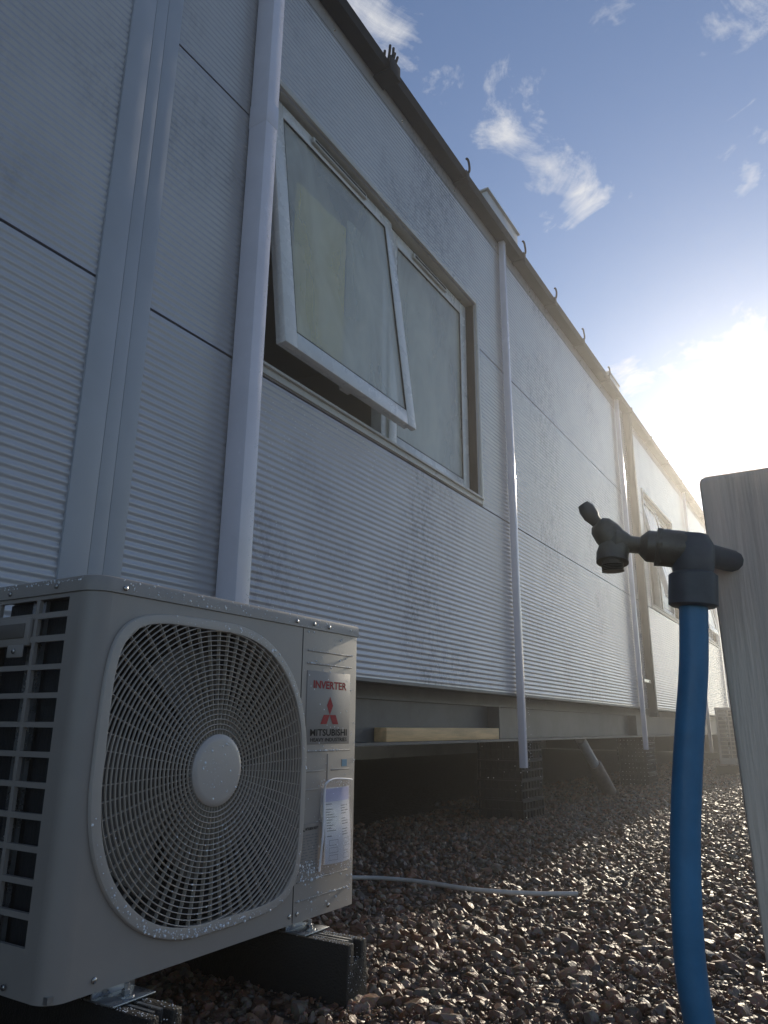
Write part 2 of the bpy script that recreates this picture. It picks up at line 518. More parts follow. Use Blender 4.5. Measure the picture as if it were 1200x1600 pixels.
def polar(n, r0, r1, a0, a1, ymin, ymax):
    r_ = np.sqrt(rng.uniform(r0 * r0, r1 * r1, n)); a_ = np.radians(rng.uniform(a0, a1, n))
    x, y = r_ * np.cos(a_), r_ * np.sin(a_)
    k = (y > ymin) & (y < ymax)
    return x[k], y[k]


rk_near, f_near = rocks(2, 14, 9)     # 80 faces
rk_far, f_far = rocks(1, 10, 4)       # 20 faces
spec = []
x, y = polar(15500, .75, 2.5, -22, 70, -1, 2.2)
s = np.clip(rng.lognormal(math.log(.0118), .52, len(x)), .004, .036)
spec.append((x, y, rng.uniform(-.006, .010, len(x)) - s * .15, s, rk_near, f_near))
x, y = polar(22000, 2.5, 5.2, -20, 45, -1.6, 2.4)
s = np.clip(rng.lognormal(math.log(.0125), .42, len(x)), .005, .028)
spec.append((x, y, rng.uniform(-.006, .008, len(x)), s, rk_far, f_far))
n = 42000
x = rng.uniform(4.9, 15, n); y = rng.uniform(-2.2, 2.6, n)
s = np.clip(rng.lognormal(math.log(.0145), .38, n), .006, .035)
spec.append((x, y, rng.uniform(-.006, .008, n), s, rk_far, f_far))
x, y = polar(260, .9, 3.2, -20, 60, -1, 1.9)
s = rng.uniform(.018, .030, len(x))
spec.append((x, y, rng.uniform(-.002, .008, len(x)), s, rk_near, f_near))
x, y = polar(9000, .8, 2.0, -16, 62, -.6, 1.6)
s = rng.uniform(.002, .0045, len(x))
spec.append((x, y, rng.uniform(-.002, .012, len(x)), s, rk_far, f_far))
gravel = scatter(spec)
tag(gravel, 'wet brown angular gravel stones covering the ground', 'gravel', kind='stuff')

# ------------------------------------------------------------------ building
YW = 1.6
XL, XR = -2.6, 19.6
Z0, ZT = .71, 3.66
J1, J2, J3 = 1.705, 2.700, 3.575
GAP = .0045
bld = thing('modular_building', (XL, YW, 0), 'long white modular building clad in finely ribbed metal panels', 'building')

PITCHR = .024


def rib_rect(mb, x0, x1, z0, z1):
    """ribbed sheet in the wall plane"""
    segs = 6
    k0 = math.floor(z0 / PITCHR * segs); k1 = math.ceil(z1 / PITCHR * segs)
    zs = [z0] + [k * PITCHR / segs for k in range(k0, k1 + 1) if z0 + 1e-4 < k * PITCHR / segs < z1 - 1e-4] + [z1]
    vs_, fs_ = [], []
    for z in zs:
        ph = z / PITCHR * 2 * math.pi
        edge = min(1, (z - z0) / .014, (z1 - z) / .014)
        s_ = math.sin(ph) + .22 * math.sin(3 * ph)
        yy = YW - .0021 * s_ * edge
        vs_ += [(x0, yy, z), (x1, yy, z)]
    for i in range(len(zs) - 1):
        fs_.append((2 * i, 2 * i + 1, 2 * i + 3, 2 * i + 2))
    vsn = len(vs_)
    mb.add(vs_, fs_)
    # folded edges running back to the lining
    for (za) in (z0, z1):
        mb.add([(x0, YW, za), (x1, YW, za), (x1, YW + .011, za), (x0, YW + .011, za)], [(0, 1, 2, 3)])
    for xa in (x0, x1):
        mb.add([(xa, YW + .002, z0), (xa, YW + .002, z1), (xa, YW + .011, z1), (xa, YW + .011, z0)], [(0, 1, 2, 3)])


WINS = [(1.72, 3.615), (7.86, 9.40), (10.75, 12.28)]
WZ0, WZ1 = 1.742, 2.972
courses = [(Z0, J1 - GAP), (J1 + GAP, J2 - GAP), (J2 + GAP, J3 - .002), (J3 + .002, ZT)]
bays = [(XL, 1.09), (1.26, 4.055), (4.062, 7.26), (7.40, 10.48), (10.487, 13.40), (13.407, 16.4), (16.407, XR)]
for (bx0, bx1) in bays:
    wins = [w for w in WINS if bx0 <= w[0] < bx1]
    for ci, (c0, c1) in enumerate(courses):
        mb = MB()
        cuts = [(bx0, bx1, c0, c1)]
        for (w0, w1) in wins:
            nxt = []
            for (a, b_, c, d) in cuts:
                if d <= WZ0 or c >= WZ1 or b_ <= w0 or a >= w1:
                    nxt.append((a, b_, c, d)); continue
                if a < w0: nxt.append((a, w0, c, d))
                if b_ > w1: nxt.append((w1, b_, c, d))
                if c < WZ0 - .03: nxt.append((max(a, w0), min(b_, w1), c, WZ0))
                if d > WZ1: nxt.append((max(a, w0), min(b_, w1), WZ1, d))
            cuts = nxt
        for (a, b_, c, d) in cuts:
            if ci == 3:
                mb.add([(a, YW, c), (b_, YW, c), (b_, YW, d), (a, YW, d)], [(0, 1, 2, 3)])
            else:
                rib_rect(mb, a, b_, c, d)
        mb.build('wall_panel' if ci < 3 else 'fascia_panel', 'clad', bld, smooth=True, fix=False)
# lining behind the panels, pierced by the window openings
mb = MB()
xs_ = [XL] + [v for w in WINS for v in w] + [XR]
for i in range(0, len(xs_), 2):
    mb.box(xs_[i], xs_[i + 1], YW + .012, YW + .11, Z0 + .004, ZT)
for (w0, w1) in WINS:
    mb.box(w0, w1, YW + .012, YW + .11, Z0 + .004, WZ0 - .004)
    mb.box(w0, w1, YW + .012, YW + .11, WZ1 + .004, ZT)
mb.build('wall_lining', 'gutter', bld)
mb = MB().box(XL, 1.5, 6.9, 7.0, 0, 3.66).box(4.2, XR, 6.9, 7.0, 0, 3.66).box(1.5, 4.2, 6.9, 7.0, 0, 1.5).box(1.5, 4.2, 6.9, 7.0, 3.1, 3.66)  # opening added for skylight indoors; taken to the ground to block light below
mb.build('back_wall', 'clad', bld)
MB().box(XR, XR + .06, YW, 7.0, .45, 3.66).build('end_wall', 'clad', bld)
MB().box(XL - .06, XL, YW, 7.0, .0, 3.66).build('end_wall', 'clad', bld)
MB().box(XR - .3, XR - .1, 2.2, 6.9, 0, .44).build('skirt_light_block', 'gutter', bld)  # unseen skirt added to shut out light under the far end
MB().box(XL, XR, YW + .20, 6.9, .656, .705).build('floor_deck', 'steel', bld)
MB().box(XL, XR, YW + .13, 6.9, .708, .76).build('floor_finish', 'floorin', bld)
MB().box(XL, XR, YW + .01, 7.0, 3.665, 3.71).build('roof_deck', 'gutter', bld)
MB().box(XL, XR, YW + .13, 6.8, 3.25, 3.28).build('ceiling', 'inner', bld)
for xp in (4.3, 7.33, 10.5):
    MB().box(xp, xp + .06, YW + .13, 6.85, .765, 3.245).build('partition_wall', 'inner', bld)

# wide flat cover strip at the module joint, in three folds
fl = MB().box(1.082, 1.162, YW - .0080, YW + .004, Z0, ZT).build('cover_strip', 'flash', bld, bevel=.0007)
MB().box(1.1635, 1.208, YW - .0076, YW + .004, Z0, ZT).build('strip_fold', 'flash', fl, bevel=.0007)
MB().box(1.2095, 1.266, YW - .0072, YW + .004, Z0, ZT).build('strip_fold', 'flash', fl, bevel=.0007)
# dark square post at the next module joint
pt = MB().box(7.27, 7.335, YW - .070, YW - .002, .66, ZT - .02).build('joint_post', 'darkpost', bld, bevel=.006)
MB().box(7.262, 7.345, YW - .078, YW - .003, .63, .672).build('post_foot', 'darkpost', pt, bevel=.004)
MB().box(6.99, 7.268, YW - .05, YW - .038, .93, .955).build('strap', 'galv', pt)
# bottom drip trim
MB().box(XL, XR, YW - .006, YW + .02, Z0 - .014, Z0 - .001).build('drip_trim', 'steel', bld)

# base frame beam: web with flanges and stiffeners
bm_ = MB().box(XL, XR, 1.775, 1.787, .464, .640).build('base_beam', 'steel', bld)
MB().box(XL, XR, 1.70, 1.85, .450, .463).build('beam_flange', 'steel', bm_)
MB().box(XL, XR, 1.755, 1.85, .641, .654).build('beam_flange', 'steel', bm_)
for xs1 in (.9, 4.02, 7.2, 10.3):
    MB().box(xs1, xs1 + .012, 1.702, 1.774, .464, .640).build('stiffener', 'steel', bm_)
MB().box(XL, XR, 6.7, 6.712, .45, .65).build('base_beam', 'steel', bld)

# gutter along the eaves
gy0, gy1, gz0, gz1 = 1.512, 1.596, 3.655, 3.700
prof = [(gy0 + .012, gz0), (gy1, gz0), (gy1, gz1), (gy1 - .006, gz1), (gy1 - .006, gz0 + .008), (gy0 + .016, gz0 + .008), (gy0 + .006, gz1), (gy0, gz1)]
gut = MB().prism(prof, lambda u, v: (XL - .05, u, v), lambda u, v: (XR + .08, u, v)).build('gutter', 'gutter', bld)
for hx in (.8, 1.65, 2.50, 3.36, 4.28, 4.93, 5.66, 6.45, 7.3, 8.2, 9.1, 10.0, 10.9, 11.8):
    br = MB()
    br.box(hx - .022, hx + .022, gy0 - .006, gy1 + .001, gz0 - .012, gz0 - .001)
    br.box(hx - .022, hx + .022, gy0 - .007, gy0 - .001, gz0 - .010, gz1 + .004)
    br.build('gutter_bracket', 'gutter', gut, bevel=.002)
    if 3 < hx < 7:
        lean = random.uniform(-.022, .020)
        MB().tube(smooth_path([(hx + .005, gy0 + .002, gz1 - .004), (hx + .026, gy0 - .004, gz1 + .028), (hx + .030 + lean, gy0 - .006, gz1 + .070),
                               (hx + .016 + lean, gy0 - .004, gz1 + .098), (hx + .0 + lean, gy0, gz1 + .092)], 4), [.0075] * 16 + [.005], 6).build('gutter_hook', 'gutter', gut, smooth=True)
# screws along the fascia
scr = MB()
scr.tube([(0, 0, 0), (0, -.004, 0)], [.007, .005], 8)
scr0 = None
for k in range(18):
    xk = 1.5 + k * .62
    if scr0 is None:
        scr0 = scr.build('fascia_screw', 'screw', None); scr0.parent = bld
    else:
        c = scr0.copy(); col.objects.link(c); c.parent = bld; scr_o = c
    (scr0 if k == 0 else c).location = (xk - XL, -.001, J3 + .03)

# box-section downpipes
def downpipe(x0, zb, zt, joints, w=.064, d=.066, lab=None):
    y1_ = YW - .010; y0_ = y1_ - d
    dp = MB().box(x0, x0 + w, y0_, y1_, zb, zt).build('downpipe', 'pipe', bld, bevel=.0025, seg=2)
    for zj in joints:
        MB().box(x0 - .0012, x0 + w + .0012, y0_ - .0012, y1_ + .0012, zj, zj + .10).build('pipe_sleeve', 'pipe', dp, bevel=.002)
    for zj in ():
        if zj > zb:
            MB().box(x0 - .018, x0 + w + .018, y0_ + .02, y1_ + .009, zj, zj + .022).build('pipe_clip', 'pipe', dp, bevel=.002)
    return dp


downpipe(1.612, .30, 3.66, (2.63,), w=.062, d=.082)
downpipe(4.008, .315, 3.66, (), w=.036, d=.038)
downpipe(6.90, .35, 3.66, (), w=.036, d=.038)
downpipe(10.40, .24, 3.66, (), w=.036, d=.038)
downpipe(12.62, .30, 3.66, (), w=.036, d=.038)


# windows
def window(x0, x1, ang, lab):
    z0, z1 = WZ0, WZ1
    xm = x0 + (x1 - x0) * .513
    yf0, yf1 = 1.662, 1.722
    fw_ = .042
    mb = MB()
    mb.box(x0, x0 + fw_, yf0, yf1, z0, z1); mb.box(x1 - fw_, x1, yf0, yf1, z0, z1)
    mb.box(x0 + fw_, x1 - fw_, yf0 + .001, yf1, z1 - fw_, z1); mb.box(x0 + fw_, x1 - fw_, yf0 + .001, yf1, z0, z0 + fw_)
    mb.box(xm - .024, xm + .024, yf0 + .002, yf1, z0 + fw_, z1 - fw_)
    win = mb.build('window', 'upvc', bld, bevel=.003)
    tag(win, lab)
    # metal surround lining the opening
    t_ = .030
    for (a, b_, c, d) in ((x0 - t_, x0, z0 - t_, z1 + t_), (x1, x1 + t_, z0 - t_, z1 + t_), (x0, x1, z1, z1 + t_), (x0, x1, z0 - t_, z0)):
        MB().box(a + .0005, b_ - .0005, YW - .010, YW + .064 if True else 0, c + .0005, d - .0005).build('surround', 'trim', win, bevel=.003)
    MB().box(x0 - .01, x1 + .01, YW - .022, YW + .062, z0 - .004, z0 + .008).build('sill', 'trim', win, bevel=.003)

    def leaf(a, b_, c, d, theta, vent):
        fwid = .070
        hz, hy = d, yf0 - .004
        def rot(q):
            dy, dz = q[1] - hy, q[2] - hz
            return (q[0], hy + dy * math.cos(theta) + dz * math.sin(theta), hz - dy * math.sin(theta) + dz * math.cos(theta))
        def rb(m_):
            m_.V = [rot(v) for v in m_.V]; return m_
        y0_, y1_ = yf0 - .030, yf0 - .002
        if theta == 0: y0_, y1_ = yf0 - .012, yf0 - .001
        m_ = MB()
        m_.box(a, a + fwid, y0_, y1_, c, d); m_.box(b_ - fwid, b_, y0_, y1_, c, d)
        m_.box(a + fwid, b_ - fwid, y0_ + .0008, y1_, d - fwid, d); m_.box(a + fwid, b_ - fwid, y0_ + .0008, y1_, c, c + fwid)
        rb(m_).build('sash', 'upvc', win, bevel=.005)
        if theta:
            m_ = MB()
            m_.box(a + .016, b_ - .016, y1_ + .0005, y1_ + .028, c + .016, c + .04)
            m_.box(a + .016, a + .04, y1_ + .0005, y1_ + .028, c + .04, d - .016)
            m_.box(b_ - .04, b_ - .016, y1_ + .0005, y1_ + .028, c + .04, d - .016)
            m_.box((a + b_) / 2 - .03, (a + b_) / 2 + .03, y1_ + .028, y1_ + .05, c + .022, c + .045)
            rb(m_).build('sash_rebate', 'upvc', win, bevel=.002)
            for sx in (a + .012, b_ - .018):
                rb(MB().box(sx, sx + .006, y1_ + .002, y1_ + .012, d - .42, d - .03)).build('stay_arm', 'galv', win)
        gk = MB()
        g0 = fwid - .004
        yg = y0_ + .007
        for (p0, p1, q0, q1) in ((a + fwid - .001, a + fwid + .006, c + fwid, d - fwid), (b_ - fwid - .006, b_ - fwid + .001, c + fwid, d - fwid),
                                 (a + fwid + .006, b_ - fwid - .006, c + fwid - .001, c + fwid + .006), (a + fwid + .006, b_ - fwid - .006, d - fwid - .006, d - fwid + .001)):
            gk.box(p0, p1, yg - .003, yg + .006, q0, q1)
        rb(gk).build('gasket', 'gutter', win)
        rb(MB().box(a + fwid - .003, b_ - fwid + .003, yg + .001, yg + .005, c + fwid - .003, d - fwid + .003)).build('pane', 'glass', win)
        v0, v1 = vent
        vm = MB().box(v0, v1, y0_ - .016, y0_ - .0005, d - .050, d - .020)
        rb(vm).build('trickle_vent', 'trim', win, bevel=.004)
        vm = MB().box(v0 + .012, v1 - .012, y0_ - .0170, y0_ - .0163, d - .042, d - .030)
        rb(vm).build('vent_slot', 'gutter', win)
    leaf(x0 + .045, xm + .004, z0 + .055, z1 - .020, ang, (x0 + .30, x0 + .72))
    leaf(xm + .026, x1 - .028, z0 + .028, z1 - .022, 0, (xm + .24, xm + .62))
    return win


w1 = window(*WINS[0], R(6.9), 'white double window with its left sash propped open')
window(*WINS[1], R(11), 'far white window with its left sash propped open')
window(*WINS[2], R(8), 'white window near the far end of the building')

# ------------------------------------------------------------------ things on and under the building
rb_ = thing('roof_box', (3.70, 1.53, 3.712), 'pale metal box sitting on the roof edge above the gutter', 'roof box')
MB().box(3.70, 4.22, 1.53, 1.80, 3.712, 3.822).build('housing', 'white_box', rb_, bevel=.004)
MB().box(3.685, 4.235, 1.515, 1.815, 3.824, 3.836).build('cover', 'white_box', rb_, bevel=.003)
rb2 = thing('roof_box', (6.55, 1.53, 3.712), 'smaller pale box on the roof edge beyond the gutter hooks', 'roof box')
MB().box(6.55, 6.92, 1.53, 1.78, 3.712, 3.79).build('housing', 'white_box', rb2, bevel=.004)
MB().box(6.54, 6.93, 1.52, 1.79, 3.792, 3.80).build('cover', 'white_box', rb2, bevel=.003)

cbd = thing('cable_bundle', (2.50, 1.51, 3.705), 'black bundle of cut cable ends sticking up over the gutter', 'cables')
for k in range(7):
    ax = 2.50 + random.uniform(-.03, .035); ay = 1.535 + random.uniform(-.02, .03)
    h = random.uniform(.05, .095)
    MB().tube(smooth_path([(ax - .02, ay + .09, 3.712), (ax - .005, ay + .03, 3.722), (ax + .005, ay, 3.735), (ax + .012 + random.uniform(-.012, .016), ay - .012, 3.735 + h)], 4),
              .0068, 6).build('cable_end', 'gutter', cbd, smooth=True)
MB().box(2.452, 2.548, 1.502, 1.60, 3.636, 3.648).build('clamp_plate', 'gutter', cbd, bevel=.003)
MB().box(2.452, 2.548, 1.496, 1.5045, 3.636, 3.722).build('clamp_plate', 'gutter', cbd, bevel=.003)

pl = MB().box(2.80, 4.015, 1.704, 1.768, .4635, .523).build('timber_plank', 'timber', bevel=.004)
tag(pl, 'sawn timber plank lying on the flange of the steel base beam', 'plank')


def pad_stack(x0, x1, y0, y1, wet, label):
    p_ = thing('support_pads', ((x0 + x1) / 2, (y0 + y1) / 2, 0), label, 'support pads', 'plastic pads under the building')
    nl = 4; h = .448 / nl
    for k in range(nl):
        ox = random.uniform(-.006, .006); oy = random.uniform(-.006, .006)
        mb = MB(); a, b_, c, d = x0 + ox, x1 + ox, y0 + oy, y1 + oy
        zb, zt_ = k * h + .001, (k + 1) * h - .001
        mb.box(a + .012, b_ - .012, c + .012, d - .012, zb, zt_)
        # ribbed rim: uprights and rows with open cells between
        nx_ = 7
        for i in range(nx_ + 1):
            xx = a + (b_ - a - .01) * i / nx_
            mb.box(xx, xx + .010, c, c + .0125, zb, zt_)
            yy = c + (d - c - .01) * i / nx_
            mb.box(a, a + .0125, yy, yy + .010, zb, zt_)
        for q in range(3):
            zz_ = zb + (zt_ - zb - .01) * q / 2
            mb.box(a - .002, b_ + .002, c - .002, c + .0125, zz_, zz_ + .010)
            mb.box(a - .002, a + .0125, c, d, zz_, zz_ + .010)
        mb.build('pad', 'plastic', p_)
    # beads of water on the rib crossings
    pts = []
    for i in range(9):
        for q in range(13):
            if random.random() < wet:
                pts.append((x0 - .004, y0 + (y1 - y0) * i / 8, .02 + .43 * q / 12, random.uniform(.002, .004), -1, 0, 0))
            if random.random() < wet:
                pts.append((x0 + (x1 - x0) * i / 8, y0 - .004, .02 + .43 * q / 12, random.uniform(.002, .004), 0, -1, 0))
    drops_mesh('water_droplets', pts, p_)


pad_stack(4.36, 4.72, 1.72, 2.0, .12, 'black ribbed plastic pads stacked under the beam behind the plank')
pad_stack(7.62, 7.98, 1.73, 2.0, .7, 'black ribbed plastic pads stacked under the beam by the dark post')

dpp = thing('drain_pipe', (6.0, 1.78, 0), 'leaning grey plastic drain pipe with brown sleeve under the building', 'pipe')
MB().tube([(5.80, 1.80, .448), (6.30, 1.80, .15)], .038, 14).build('pipe', 'greypipe', dpp, smooth=True)
MB().tube([(6.12, 1.80, .257), (6.14, 1.80, .245), (6.50, 1.80, .022)], [.046, .056, .056], 14).build('sleeve', 'clay', dpp, smooth=True)

def curtain(x0, x1, z0, z1, y_, material, label):
    nx_ = 48
    vs_ = []; fs_ = []
    for i in range(nx_ + 1):
        xx = x0 + (x1 - x0) * i / nx_
        yy = y_ + .003 * math.sin(i * .45 + x0)
        vs_ += [(xx, yy, z0 + .02 * math.sin(i * .4)), (xx, yy, z1), (xx, yy + .004, z1), (xx, yy + .004, z0 + .02 * math.sin(i * .4))]
    for i in range(nx_):
        k = 4 * i
        for (p0, p1) in ((0, 1), (1, 2), (2, 3), (3, 0)):
            fs_.append((k + p0, k + p1, k + 4 + p1, k + 4 + p0))
    return tag(MB().add(vs_, fs_).build('curtain', material, smooth=True), label, 'curtain')


curtain(2.02, 2.38, 2.03, 2.74, 1.690, 'curtain', 'yellow cloth hanging behind the fogged pane of the open window')
curtain(2.40, 2.76, 2.03, 2.80, 1.690, 'net', 'pale grey cloth beside the yellow one behind the open sash')
curtain(2.80, 3.60, 1.80, 2.92, 1.745, 'net', 'pale grey cloth behind the closed pane of the near window')

# ------------------------------------------------------------------ air conditioner
AX, AY = .792, 1.058
W_, D_, ZB, ZL, ZC = .800, .290, .130, .747, .775
ac = thing('air_conditioner', (AX, AY, 0), 'grey outdoor air conditioner unit with round fan grille beside the downpipe', 'air conditioner', 'outdoor air conditioner units')
HX, HZ = AX + .313, .446


def outline(th, grow=0.0):
    """radius of the fan opening at angle th (x right, z up): round, with two squared corners"""
    c, s_ = math.cos(th), math.sin(th)
    e = 2.25
    h = .262
    if c * s_ < 0:            # top left and bottom right corners are squarer
        e = 6.0
    k = min(1, abs(c * s_) * 2 / .35)
    e = 2.25 + (e - 2.25) * k
    return h / ((abs(c) ** e + abs(s_) ** e) ** (1 / e)) + grow


TH = [2 * math.pi * i / 160 for i in range(160)]


def oring(grow, y):
    return [(HX + outline(t_, grow) * math.cos(t_), y, HZ + outline(t_, grow) * math.sin(t_)) for t_ in TH]


# front sheet around the fan opening, joined to the rounded left corner
SX0, SX1 = AX + .036, AX + .571
inner = oring(.014, AY)
outer = []
for t_ in TH:
    c, s_ = math.cos(t_), math.sin(t_)
    ks = []
    if c > 1e-9: ks.append((SX1 - HX) / c)
    if c < -1e-9: ks.append((SX0 - HX) / c)
    if s_ > 1e-9: ks.append((ZL - HZ) / s_)
    if s_ < -1e-9: ks.append((ZB - HZ) / s_)
    k = min(ks)
    outer.append([HX + c * k, AY, HZ + s_ * k])
for (cx_, cz_) in ((SX0, ZL), (SX1, ZL), (SX0, ZB), (SX1, ZB)):
    j = min(range(160), key=lambda i: (outer[i][0] - cx_) ** 2 + (outer[i][2] - cz_) ** 2)
    outer[j] = [cx_, AY, cz_]
mb = MB()
mb.add(inner + [tuple(v) for v in outer], [(i, (i + 1) % 160, 160 + (i + 1) % 160, 160 + i) for i in range(160)])
back = oring(.014, AY + .05)
mb.add(inner + back, [(i, (i + 1) % 160, 160 + (i + 1) % 160, 160 + i) for i in range(160)])
# bottom lip of the front
mb.add([(SX0, AY, ZB), (SX1, AY, ZB), (SX1, AY + .02, ZB), (SX0, AY + .02, ZB)], [(0, 1, 2, 3)])
# rounded left corner
RC = .036
arc = [(AX + RC - RC * math.sin(a), AY + RC - RC * math.cos(a)) for a in [math.pi / 2 * i / 10 for i in range(11)]]
vs_ = []
for (ax_, ay_) in arc:
    vs_ += [(ax_, ay_, ZB), (ax_, ay_, ZL)]
mb.add(vs_, [(2 * i, 2 * i + 2, 2 * i + 3, 2 * i + 1) for i in range(10)])
casing = mb.build('casing', 'case', ac, smooth=True)

# left side with its two columns of air openings
ycols = [AY + RC, AY + .066, AY + .148, AY + .157, AY + .266, AY + D_]
rows = [(.716, .740), (.676, .706)] + [(.665 - .0475 * k - .0385, .665 - .0475 * k) for k in range(10)]
zl = sorted(set([ZB, ZL] + [v for rr in rows for v in rr]))
mb = MB()
for i in range(len(ycols) - 1):
    for j in range(len(zl) - 1):
        opening = (i in (1, 3)) and any(abs(zl[j] - a) < 1e-6 for a, b_ in rows)
        y0_, y1_, z0_, z1_ = ycols[i], ycols[i + 1], zl[j], zl[j + 1]
        if not opening:
            mb.add([(AX, y0_, z0_), (AX, y1_, z0_), (AX, y1_, z1_), (AX, y0_, z1_)], [(0, 1, 2, 3)])
        else:
            for (p, q) in (((y0_, z0_), (y1_, z0_)), ((y1_, z0_), (y1_, z1_)), ((y1_, z1_), (y0_, z1_)), ((y0_, z1_), (y0_, z0_))):
                mb.add([(AX, *p), (AX, *q), (AX + .007, *q), (AX + .007, *p)], [(0, 1, 2, 3)])
mb.build('side_panel', 'case', ac, fix=False)
hd = MB()
hd.box(AX - .006, AX + .004, AY + .162, AY + .262, .660, .710)
hd.box(AX - .008, AX - .004, AY + .170, AY + .215, .640, .662)
hnd = hd.build('handle', 'case', ac, bevel=.006)
MB().box(AX - .0085, AX - .006, AY + .172, AY + .250, .674, .700).build('handle_recess', 'fan', hnd, bevel=.004)
MB().box(AX + .030, AX + .038, AY + .045, AY + D_ - .01, ZB + .01, ZL - .004).build('coil', 'coil', ac)
for yv in (AY + .150, AY + .178):
    MB().box(AX + .014, AX + .022, yv, yv + .010, ZB + .01, ZL - .006).build('coil_guard', 'galv', ac)

# right service panel, right side, back and bottom
mb = MB()
x0_, x1_ = AX + .5735, AX + W_
prof = [(x0_, AY), (x1_ - .006, AY), (x1_ - .0018, AY + .0018), (x1_, AY + .006), (x1_, AY + D_), (x1_ - .004, AY + D_), (x1_ - .004, AY + .008), (x0_, AY + .004)]
sv = mb.prism(prof, lambda u, v: (u, v, ZB), lambda u, v: (u, v, ZL)).build('service_panel', 'case', ac, smooth=True)
MB().box(AX + .04, AX + W_ - .005, AY + D_ - .006, AY + D_, ZB, ZL).build('back_panel', 'case', ac)
MB().box(AX + .006, AX + W_ - .006, AY + .006, AY + D_ - .008, ZB + .002, ZB + .012).build('base_pan', 'galv', ac)


# lid with rounded front left corner
def plan(r, gx):
    a_ = [(AX + r - gx - (r) * math.sin(a), AY - gx + r - r * math.cos(a)) for a in [math.pi / 2 * (1 - i / 10) for i in range(11)]]
    return a_ + [(AX + W_ + gx - .004, AY - gx), (AX + W_ + gx, AY - gx + .004), (AX + W_ + gx, AY + D_ + gx), (AX - gx, AY + D_ + gx)]


mb = MB()
lv = [(ZL + .0005, .0), (ZL + .0008, .0035), (ZC - .006, .0035), (ZC - .0018, .0020), (ZC, -.002)]
ringsp = [[(x_, y_, z_) for (x_, y_) in plan(RC + g_, g_)] for (z_, g_) in lv]
n_ = len(ringsp[0])
vs_ = [v for r_ in ringsp for v in r_]
fs_ = [(k * n_ + i, k * n_ + (i + 1) % n_, (k + 1) * n_ + (i + 1) % n_, (k + 1) * n_ + i) for k in range(len(lv) - 1) for i in range(n_)]
fs_ += [tuple(range((len(lv) - 1) * n_, len(lv) * n_)), tuple(range(n_ - 1, -1, -1))]
lid = mb.add(vs_, fs_).build('lid', 'case', ac, smooth=True)

# fan guard: raised bezel, rings, spokes, hub
mb = MB()
secs = [oring(.020, AY - .0005), oring(.0197, AY - .0050), oring(.0180, AY - .0070), oring(.003, AY - .0085), oring(.0008, AY - .0080), oring(.0, AY - .004), oring(.003, AY + .02)]
vs_ = [v for r_ in secs for v in r_]
fs_ = [(k * 160 + i, k * 160 + (i + 1) % 160, (k + 1) * 160 + (i + 1) % 160, (k + 1) * 160 + i) for k in range(len(secs) - 1) for i in range(160)]
guard = mb.add(vs_, fs_).build('fan_guard', 'bezel', ac, smooth=True)


def ring_mesh(r):
    n = 150; t2 = .00075; ya, yb = AY - .0075, AY - .0030
    inside = [r < outline(2 * math.pi * (i + .5) / n, .002) for i in range(n)]
    arcs, cur_ = [], None
    st = next((i for i in range(n) if not inside[i]), 0)
    for q_ in range(n):
        i = (st + q_) % n
        if not inside[i]:
            cur_ = None; continue
        if cur_ is None:
            cur_ = MB(); arcs.append(cur_)
        a0, a1 = 2 * math.pi * i / n, 2 * math.pi * (i + 1) / n
        k0 = len(cur_.V)
        joined = k0 > 0
        for a in ((a1,) if joined else (a0, a1)):
            for (rr, yy) in ((r - t2, ya + .0006), (r, ya), (r + t2, ya + .0006), (r + t2, yb), (r - t2, yb)):
                cur_.V.append((HX + rr * math.cos(a), yy, HZ + rr * math.sin(a)))
        base_ = k0 - 5 if joined else 0
        for k in range(5):
            cur_.F.append((base_ + k, base_ + (k + 1) % 5, base_ + 5 + (k + 1) % 5, base_ + 5 + k))
    return [a_ for a_ in arcs if len(a_.F) > 12]


i = 0
while True:
    r_ = .0750 + .0094 * i
    m_ = ring_mesh(r_)
    if not m_ or r_ > .37: break
    for q_ in m_:
        q_.build('grille_ring', 'grille', guard, smooth=True)
    i += 1
NS = 60
for k in range(NS):
    a = 2 * math.pi * (k + .5) / NS
    dx, dz = math.cos(a), math.sin(a); r1 = outline(a, .004); nx1, nz1 = -dz * .0005, dx * .0005
    mb = MB(); vs_ = []
    for rr in (.060, r1):
        for yy in (AY - .0042, AY + .004):
            for sg in (-1, 1):
                vs_.append((HX + dx * rr + sg * nx1, yy, HZ + dz * rr + sg * nz1))
    mb.add(vs_, [(0, 1, 3, 2), (4, 5, 7, 6), (0, 1, 5, 4), (2, 3, 7, 6), (0, 2, 6, 4), (1, 3, 7, 5)])
    mb.build('grille_spoke', 'grille', guard, fix=False)
mb = MB()
mb.tube([(HX, AY + .006, HZ), (HX, AY - .008, HZ), (HX, AY - .0115, HZ), (HX, AY - .0125, HZ)], [.0655, .0655, .062, .054], 48)
mb.build('hub_cap', 'hub', guard, smooth=True)
# fan behind the guard
fan = MB().tube([(HX, AY + .055, HZ), (HX, AY + .13, HZ)], .062, 24).build('fan', 'fan', ac, smooth=True)
for k in range(3):
    mb = MB(); a0 = 2 * math.pi * k / 3 + .5; vs_ = []; fs_ = []
    for i in range(9):
        a = a0 + i / 8 * 1.45
        for j in range(5):
            rr = .058 + (.235 - .058) * j / 4 * (1 - .12 * (i / 8 - .5) ** 2)
            a_ = a + .35 * (j / 4) ** 2
            yy = AY + .125 - .075 * i / 8 + .01 * math.sin(j)
            vs_.append((HX + rr * math.cos(a_), yy, HZ + rr * math.sin(a_)))
    for i in range(8):
        for j in range(4):
            fs_.append((i * 5 + j, i * 5 + j + 1, i * 5 + j + 6, i * 5 + j + 5))
    mb.add(vs_, fs_).build('fan_blade', 'fan', fan, smooth=True, fix=False)
